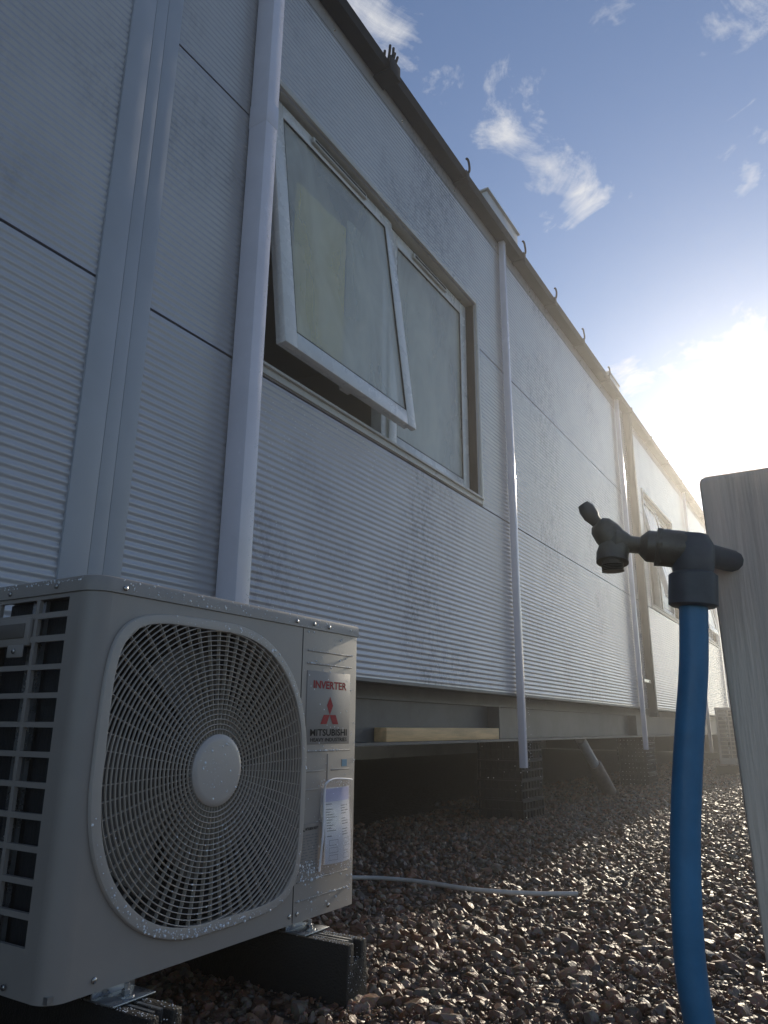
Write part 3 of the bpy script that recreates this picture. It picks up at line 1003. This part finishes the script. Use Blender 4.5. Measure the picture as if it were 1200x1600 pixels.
# dark chamber behind the fan
MB().box(AX + .045, AX + .565, AY + .2, AY + .21, ZB + .014, ZL - .006).build('coil', 'coil', ac)
MB().box(AX + .566, AX + .570, AY + .06, AY + D_ - .02, ZB + .014, ZL - .006).build('divider', 'dark', ac)
mb = MB()
ra = [(HX + .262 * math.cos(t_), AY + .05, HZ + .262 * math.sin(t_)) for t_ in TH]
rb__ = [(HX + .245 * math.cos(t_), AY + .14, HZ + .245 * math.sin(t_)) for t_ in TH]
mb.add(ra + rb__, [(i, (i + 1) % 160, 160 + (i + 1) % 160, 160 + i) for i in range(160)]).build('shroud', 'dark', ac, smooth=True, fix=False)

# pressed lines on the service panel
YF = AY
for (a, b_, z_) in ((1.384, 1.566, .697), (1.384, 1.566, .668), (1.384, 1.564, .473), (1.376, 1.462, .430), (1.488, 1.564, .430), (1.374, 1.440, .391),
                    (1.374, 1.566, .207), (1.374, 1.566, .170)):
    MB().box(a, b_, YF - .0022, YF + .001, z_ - .0016, z_ + .0016).build('pressed_line', 'case', sv, bevel=.001)
MB().box(1.4725, 1.4755, YF - .0022, YF + .001, .405, .466).build('pressed_line', 'case', sv, bevel=.001)
MB().box(1.3648, 1.3656, YF - .0006, YF + .001, ZB + .002, ZL - .002).build('panel_seam', 'dark', sv)

# maker's badge
bd = MB().box(1.385, 1.560, YF - .0016, YF - .0003, .488, .652).build('badge', 'badge', ac, bevel=.0006)
yb_ = YF - .0024
text_mesh('lettering', 'INVERTER', 1.408, 1.543, .6125, .6305, yb_, 'red', bd, bold=.03)
text_mesh('lettering', 'MITSUBISHI', 1.401, 1.548, .5060, .5215, yb_, 'black_print', bd, bold=.022)
text_mesh('lettering', 'HEAVY INDUSTRIES', 1.402, 1.548, .4935, .5020, yb_, 'black_print', bd, bold=.02)
for k in range(3):
    a = math.pi / 2 + 2 * math.pi * k / 3; s_ = .0242
    c0 = Vector((1.4755, .5535)); d1 = Vector((math.cos(a - math.pi / 6), math.sin(a - math.pi / 6))) * s_; d2 = Vector((math.cos(a + math.pi / 6), math.sin(a + math.pi / 6))) * s_
    q = [c0, c0 + d1, c0 + d1 + d2, c0 + d2]
    MB().add([(v.x, yb_, v.y) for v in q], [(0, 1, 2, 3)]).build('emblem_diamond', 'red', bd, fix=False)
MB().box(1.532, 1.553, YF - .0014, YF - .0003, .436, .452).build('sticker', 'blue_print', ac)
# rating plate with fine print
rp_ = MB().box(1.376, 1.448, YF - .0014, YF - .0003, .218, .322).build('rating_plate', 'badge', ac)
yb_ = YF - .0019
text_mesh('print', 'MITSUBISHI HEAVY', 1.397, 1.444, .3075, .3135, yb_, 'black_print', rp_, bold=.03)
for k in range(3):
    a = math.pi / 2 + 2 * math.pi * k / 3; s_ = .0042
    c0 = Vector((1.388, .3095)); d1 = Vector((math.cos(a - math.pi / 6), math.sin(a - math.pi / 6))) * s_; d2 = Vector((math.cos(a + math.pi / 6), math.sin(a + math.pi / 6))) * s_
    q = [c0, c0 + d1, c0 + d1 + d2, c0 + d2]
    MB().add([(v.x, yb_, v.y) for v in q], [(0, 1, 2, 3)]).build('print', 'black_print', rp_, fix=False)
mb = MB()
for k in range(13):
    z_ = .297 - k * .0058
    x_ = 1.381
    while x_ < 1.440:
        w_ = random.uniform(.004, .016)
        mb.box(x_, min(x_ + w_, 1.444), yb_ - .0002, yb_ + .0002, z_, z_ + .0018); x_ += w_ + random.uniform(.002, .012)
mb.build('print', 'grey_print', rp_)

# casing screws
scm = MB().tube([(0, 0, 0), (0, -.002, 0), (0, -.0032, 0)], [.0048, .0046, .003], 10)
first = None
for (x_, z_) in ((1.352, .147), (1.378, .147), (1.490, .145), (.872, .148), (1.46, .758), (1.40, .759), (1.335, .758), (.85, .757)):
    if first is None:
        first = scm.build('screw', 'screw', None, smooth=True); first.parent = ac; c = first
    else:
        c = first.copy(); col.objects.link(c); c.parent = ac
    c.location = (x_ - AX, -.0008 if z_ < .7 else -.0042, z_)
for (y_, z_) in ((AY + .10, .760), (AY + .235, .757), (AY + .192, .651), (AY + .10, .143)):
    c = first.copy(); col.objects.link(c); c.parent = ac
    c.location = (-.0042 if z_ != .651 else -.009, y_ - AY, z_); c.rotation_euler = (0, 0, -math.pi / 2)

# mounting feet with bolts
for xf in (.905, 1.385):
    ft = MB()
    ft.box(xf - .02, xf + .065, AY - .035, AY + .035, .1115, .1150)
    ft.box(xf - .02, xf + .065, AY + .016, AY + .020, .1115, .1310)
    ft2 = ft.build('foot', 'galv', ac, bevel=.0015)
    MB().tube([(xf + .022, AY - .014, .115), (xf + .022, AY - .014, .1175)], .013, 16).build('washer', 'galv', ft2, smooth=True)
    MB().tube([(xf + .022, AY - .014, .1176), (xf + .022, AY - .014, .125)], .008, 6).build('nut', 'galv', ft2)
    MB().tube([(xf + .022, AY - .014, .125), (xf + .022, AY - .014, .134)], .0042, 8).build('bolt', 'galv', ft2, smooth=True)
ac2 = copy_tree(ac)                                # the second unit, without the beads of water

# beads of water on the unit
pts = []
for _ in range(330):
    x_ = 1.37 + .218 * random.random() ** .8; z_ = random.uniform(.14, .745)
    pts.append((x_, AY - .0002, z_, random.uniform(.0006, .0016), 0, -1, 0))
for _ in range(120):
    pts.append((random.uniform(1.375, 1.47), AY - .0016, random.uniform(.205, .245), random.uniform(.0008, .002), 0, -1, 0))
for _ in range(120):
    x_ = random.uniform(.84, 1.585)
    pts.append((x_, AY - .0036, random.uniform(.75, .772), random.uniform(.0006, .0016), 0, -1, 0))
for _ in range(70):
    pts.append((AX - .0036, AY + random.uniform(.03, .29), random.uniform(.765, .772), random.uniform(.0006, .0014), -1, 0, 0))
for _ in range(230):
    x_ = random.uniform(AX + .02, AX + W_ - .01)
    pts.append((x_, AY + random.uniform(0, .02), ZC - .0004, random.uniform(.0006, .0015), 0, 0, 1))
for _ in range(420):
    t_ = random.choice([random.gauss(-1.7, .55), random.gauss(1.0, .55), random.gauss(-1.5, .4)])
    rr = outline(t_, random.uniform(.004, .018))
    pts.append((HX + rr * math.cos(t_), AY - .0078, HZ + rr * math.sin(t_), random.uniform(.0006, .0017), 0, -1, 0))
for _ in range(90):
    t_ = random.uniform(0, 6.28); rr = .058 * random.random() ** .5
    pts.append((HX + rr * math.cos(t_) + (.01 if random.random() < .5 else 0), AY - .0124, HZ + rr * math.sin(t_) * (.9), random.uniform(.0006, .0016), 0, -1, 0))
for _ in range(260):
    t_ = random.gauss(-1.55, .55); rr = .0750 + .0094 * random.randint(3, 19)
    if rr < outline(t_, 0): pts.append((HX + rr * math.cos(t_), AY - .0075, HZ + rr * math.sin(t_), random.uniform(.0005, .0010), 0, -1, .3))
for (a, b_, z_) in ((1.384, 1.566, .697), (1.384, 1.566, .668), (1.384, 1.564, .473), (1.374, 1.566, .207), (1.374, 1.566, .170)):
    for _ in range(24):
        pts.append((random.uniform(a, b_), AY - .0022, z_ + .001, random.uniform(.0008, .0016), 0, -1, .5))
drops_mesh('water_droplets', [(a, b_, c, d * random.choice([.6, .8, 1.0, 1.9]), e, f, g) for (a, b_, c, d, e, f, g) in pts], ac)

ac2.location = (9.90, 1.12, 0)
tag(ac2, 'distant outdoor air conditioner unit seen side on beyond the blue pipe', 'air conditioner', 'outdoor air conditioner units')


# rubber support feet with a metal channel on top
def rubber_foot(x0, y0, y1, label):
    f_ = thing('rubber_foot', (x0 + .034, (y0 + y1) / 2, 0), label, 'support foot', 'rubber feet under the air conditioners')
    w = .068; sx = .022
    prof = [(x0 - .006, .0), (x0 + w + .006, .0), (x0 + w + .004, .018), (x0 + w, .11), (x0 + w - sx, .11), (x0 + w - sx, .078), (x0 + sx, .078), (x0 + sx, .11), (x0, .11), (x0 - .004, .018)]
    MB().prism(prof, lambda u, v: (u, y0, v), lambda u, v: (u, y1, v)).build('block', 'rubber', f_, bevel=.003)
    r0, r1 = x0 + sx + .001, x0 + w - sx - .001
    prof = [(r0, .079), (r1, .079), (r1, .1105), (r1 - .006, .1105), (r1 - .006, .1085), (r1 - .002, .1085), (r1 - .002, .081), (r0 + .002, .081), (r0 + .002, .1085), (r0 + .006, .1085), (r0 + .006, .1105), (r0, .1105)]
    MB().prism(prof, lambda u, v: (u, y0 + .018, v), lambda u, v: (u, y1 - .018, v)).build('channel', 'galv', f_)
    pts = [(x0 + random.choice([random.uniform(.001, .02), random.uniform(.048, .067)]), random.uniform(y0, y0 + .2), .1098, random.uniform(.0006, .0015), 0, 0, 1) for _ in range(160)]
    pts += [(random.uniform(x0, x0 + w), y0 - .0002, random.uniform(.02, .105), random.uniform(.0005, .0011), 0, -1, 0) for _ in range(60)]
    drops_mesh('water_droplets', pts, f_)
    return f_


rubber_foot(1.368, .918, 1.42, 'black rubber foot under the lettered right end of the near air conditioner')
rubber_foot(.888, .948, 1.42, 'black rubber foot under the left end of the near air conditioner')
rubber_foot(9.90 + .10, .98, 1.48, 'black rubber foot under the near end of the distant air conditioner')

# plastic document sleeve taped to the unit
bag = thing('document_sleeve', (1.504, AY - .004, .21), 'clear plastic sleeve with a printed sheet taped to the air conditioner', 'document sleeve')
def bulge(x, z): return AY - .006 - .010 * math.sin(math.pi * min(1, max(0, (x - 1.448) / .117))) - .004 * math.sin((z - .2) * 26)
def sheet(x0, x1, z0, z1, dy, th):
    mb = MB(); nx, nz = 10, 14; vs_ = []; fs_ = []
    for lay in (0, th):
        for i in range(nx + 1):
            for j in range(nz + 1):
                x_, z_ = x0 + (x1 - x0) * i / nx, z0 + (z1 - z0) * j / nz
                vs_.append((x_, bulge(x_, z_) + dy + lay, z_))
    o_ = (nx + 1) * (nz + 1)
    for i in range(nx):
        for j in range(nz):
            a = i * (nz + 1) + j
            fs_.append((a, a + nz + 1, a + nz + 2, a + 1)); fs_.append((o_ + a, o_ + a + 1, o_ + a + nz + 2, o_ + a + nz + 1))
    for i in range(nx):
        for j in (0, nz):
            a = i * (nz + 1) + j; fs_.append((a, a + nz + 1, o_ + a + nz + 1, o_ + a))
    for j in range(nz):
        for i in (0, nx):
            a = i * (nz + 1) + j; fs_.append((a, a + 1, o_ + a + 1, o_ + a))
    return mb.add(vs_, fs_)
pap = sheet(1.458, 1.560, .232, .392, 0, .003).build('paper', 'paper', bag, smooth=True)
sheet(1.4605, 1.5575, .362, .390, -.0005, .0003).build('print', 'lilac', pap, smooth=True)
mb = MB()
def mark(x0, x1, z0, z1):
    vs_ = [(x0, bulge(x0, z0) - .0009, z0), (x1, bulge(x1, z0) - .0009, z0), (x1, bulge(x1, z1) - .0009, z1), (x0, bulge(x0, z1) - .0009, z1)]
    mb.add(vs_, [(0, 1, 2, 3)])
for colx in (1.4625, 1.513):
    for k in range(13):
        z_ = .356 - k * .0056
        if random.random() < .85:
            mark(colx, colx + random.uniform(.012, .036), z_, z_ + .0019)
    for k in range(3):
        z_ = .270 - k * .0155
        for (a, b_, c, d) in ((colx + .006, colx + .034, z_, z_ + .0008), (colx + .006, colx + .034, z_ + .0105, z_ + .0113), (colx + .006, colx + .0068, z_, z_ + .011), (colx + .0332, colx + .034, z_, z_ + .011)):
            mark(a, b_, c, d)
mb.build('print', 'grey_print', pap, fix=False)
film = sheet(1.446, 1.567, .212, .408, -.0022, .0003).build('film', 'film', bag, smooth=True)
MB().tube(smooth_path([(1.447, AY - .006, .22), (1.449, AY - .012, .30), (1.445, AY - .016, .385), (1.440, AY - .022, .402), (1.452, AY - .022, .409)], 5), .0024, 8).build('film_fold', 'paper', bag, smooth=True)
MB().tube(smooth_path([(1.452, AY - .022, .409), (1.48, AY - .020, .412), (1.53, AY - .018, .409), (1.567, AY - .008, .405)], 5), .0018, 8).build('film_fold', 'paper', bag, smooth=True)
pts = []
for _ in range(90):
    x_, z_ = random.uniform(1.447, 1.566), random.choice([random.uniform(.212, .235), random.uniform(.395, .41), random.uniform(.212, .41)])
    pts.append((x_, bulge(x_, z_) - .0024, z_, random.uniform(.0006, .0017), 0, -1, 0))
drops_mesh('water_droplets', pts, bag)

# beads of water on the building
pts = []
for _ in range(900):
    x_ = 1.70 + 2.3 * random.random() ** 1.6; z_ = random.uniform(.72, 1.69)
    pts.append((x_, YW - .0012, z_, random.uniform(.0008, .0022), 0, -1, 0))
for _ in range(420):
    z_ = random.uniform(.75, 3.4)
    pts.append((1.612 + .062 - random.uniform(.0, .02), YW - .0922, z_, random.uniform(.0008, .0020), 0, -1, 0))
for _ in range(260):
    pts.append((random.uniform(1.72, 3.61), YW - .0222, WZ0 + random.uniform(-.003, .006), random.uniform(.001, .0026), 0, -1, .3))
for _ in range(200):
    pts.append((random.uniform(2.6, 3.63), YW - .0102, WZ0 - random.uniform(.006, .03), random.uniform(.001, .0026), 0, -1, .3))
for _ in range(160):
    pts.append((3.995 + random.uniform(0, .058), YW - .0702, random.uniform(.32, 2.2), random.uniform(.001, .0024), 0, -1, 0))
for _ in range(300):
    pts.append((4.1 + 2.8 * random.random() ** 1.5, YW - .0012, random.uniform(.72, 2.6), random.uniform(.001, .0028), 0, -1, 0))
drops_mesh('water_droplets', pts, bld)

# ------------------------------------------------------------------ hose on the gravel
hp = smooth_path([(1.75, 1.95, .018), (2.10, 1.78, .020), (2.33, 1.585, .022), (2.415, 1.38, .022), (2.385, 1.13, .026), (2.44, .96, .024), (2.505, .815, .028)], 10)
tag(MB().tube(hp, .0068, 10).build('thin_hose', 'cable', smooth=True), 'thin white hose trailing across the gravel from behind the unit', 'hose')

# ------------------------------------------------------------------ standpipe: post, blue pipe, tap
def at_h(x, y, hd):
    d = pix_dir(x, y); k = hd / math.hypot(d.x, d.y)
    return CAM + d * k


def lean_(m_):
    m_.V = [(v[0], v[1] + (v[2] - .45) * .02, v[2]) for v in m_.V]; return m_


po = thing('timber_post', (.91, .035, 0), 'pale weathered timber post standing just behind the blue pipe and tap', 'post')
lean_(MB().box(.862, .962, -.002, .106, -.25, .805)).build('shaft', 'postwood', po, bevel=.007)
lean_(MB().add([(.868, .004, .8052), (.956, .004, .8052), (.956, .100, .8052), (.868, .100, .8052), (.880, .016, .8075), (.944, .016, .8075), (.944, .088, .8075), (.880, .088, .8075)],
         [(0, 1, 5, 4), (1, 2, 6, 5), (2, 3, 7, 6), (3, 0, 4, 7), (4, 5, 6, 7), (0, 3, 2, 1)])).build('top_cut', 'postwood', po)

tap = thing('standpipe', (.79, .14, 0), 'blue plastic water pipe rising to a dark garden tap beside the timber post', 'standpipe')
HDP = .80
pp = [at_h(1083, 915, HDP), at_h(1084, 1035, HDP), at_h(1077, 1150, HDP), at_h(1072, 1257, HDP), at_h(1071, 1340, HDP), at_h(1073, 1420, HDP), at_h(1079, 1510, HDP), at_h(1093, 1600, HDP)]
e_ = pp[-1]; pp += [e_ + Vector((.006, -.012, -.10)), e_ + Vector((.008, -.016, -.35))]
MB().tube(smooth_path(pp, 8), .0137, 20).build('pipe', 'blue', tap, smooth=True)
# compression elbow on top of the pipe
t0 = pp[0]; ax_u = (pp[0] - pp[1]).normalized()
MB().tube([t0 - ax_u * .022, t0 - ax_u * .020, t0 + ax_u * .010, t0 + ax_u * .013], [.020, .0235, .0235, .020], 24).build('compression_nut', 'fitting', tap, smooth=True)
MB().tube([t0 + ax_u * .012, t0 + ax_u * .022, t0 + ax_u * .040, t0 + ax_u * .052], [.019, .021, .021, .015], 20).build('elbow', 'fitting', tap, smooth=True)
ec = t0 + ax_u * .036
left = (at_h(1000, 850, HDP) - at_h(1080, 850, HDP)).normalized()
nk = at_h(1000, 852, HDP - .004)
# arm from the elbow towards the tap, then the narrow neck
MB().tube([ec, ec + (nk - ec) * .30, ec + (nk - ec) * .62, ec + (nk - ec) * .66, ec + (nk - ec) * .86, nk], [.019, .0195, .0195, .0165, .0165, .010], 20).build('union', 'brass', tap, smooth=True)
MB().tube([ec + (nk - ec) * .58, ec + (nk - ec) * .70], .021, 6).build('union_nut', 'brass', tap, bevel=.001)
bdy = at_h(962, 848, HDP - .01)
MB().tube([nk, nk + (bdy - nk) * .4, bdy + (nk - bdy) * .25, bdy, bdy + left * .010], [.0088, .0092, .0145, .0175, .013], 18).build('tap_body', 'brass', tap, smooth=True)
# bonnet and lever pointing up and away to the left
b1 = at_h(938, 822, HDP - .012); b2 = at_h(928, 812, HDP - .014); b3 = at_h(911, 788, HDP - .016)
MB().tube([bdy, bdy + (b1 - bdy) * .55, b1, b1 + (b2 - b1) * .5], [.0155, .0150, .0125, .008], 16).build('bonnet', 'brass', tap, smooth=True)
MB().tube([b1, b2, b2 + (b3 - b2) * .25, b2 + (b3 - b2) * .7, b3], [.0055, .0065, .0085, .0085, .006], 12).build('lever', 'lever', tap, smooth=True)
# downward spout with its hose thread
s1 = at_h(957, 868, HDP - .012); s2_ = at_h(957, 882, HDP - .014); s3 = at_h(958, 893, HDP - .014)
MB().tube([bdy, s1, s1 + (s2_ - s1) * .8], [.015, .0165, .0165], 16).build('spout', 'brass', tap, smooth=True)
MB().tube([s2_ + (s1 - s2_) * .3] + [s2_ + (s3 - s2_) * (k / 9) for k in range(10)], [.0115] + [.0115 if k % 2 else .0103 for k in range(10)], 14).build('hose_thread', 'brass', tap, smooth=True)
# bracket holding the elbow to the post
MB().tube([ec, Vector((.866, .088, ec.z))], .012, 12).build('wall_bracket', 'fitting', tap, smooth=True)

# ------------------------------------------------------------------ misty air, added for the sun glow and veil of lens flare
hz = MB().box(-155, 155, -155, 155, -1.0, 4.3).build('haze', 'ground')
hz.data.materials.clear()
hm = bpy.data.materials.new('haze'); hm.use_nodes = True
t = hm.node_tree
for n in list(t.nodes): t.nodes.remove(n)
ho = t.nodes.new('ShaderNodeOutputMaterial'); pv = t.nodes.new('ShaderNodeVolumePrincipled')
pv.inputs['Color'].default_value = (.96, .96, .96, 1)
pv.inputs['Density'].default_value = .0092
pv.inputs['Anisotropy'].default_value = .80
t.links.new(pv.outputs[0], ho.inputs['Volume'])
hz.data.materials.append(hm)
tag(hz, 'thin mist added to scatter a sun glow like lens flare', 'haze', kind='stuff')
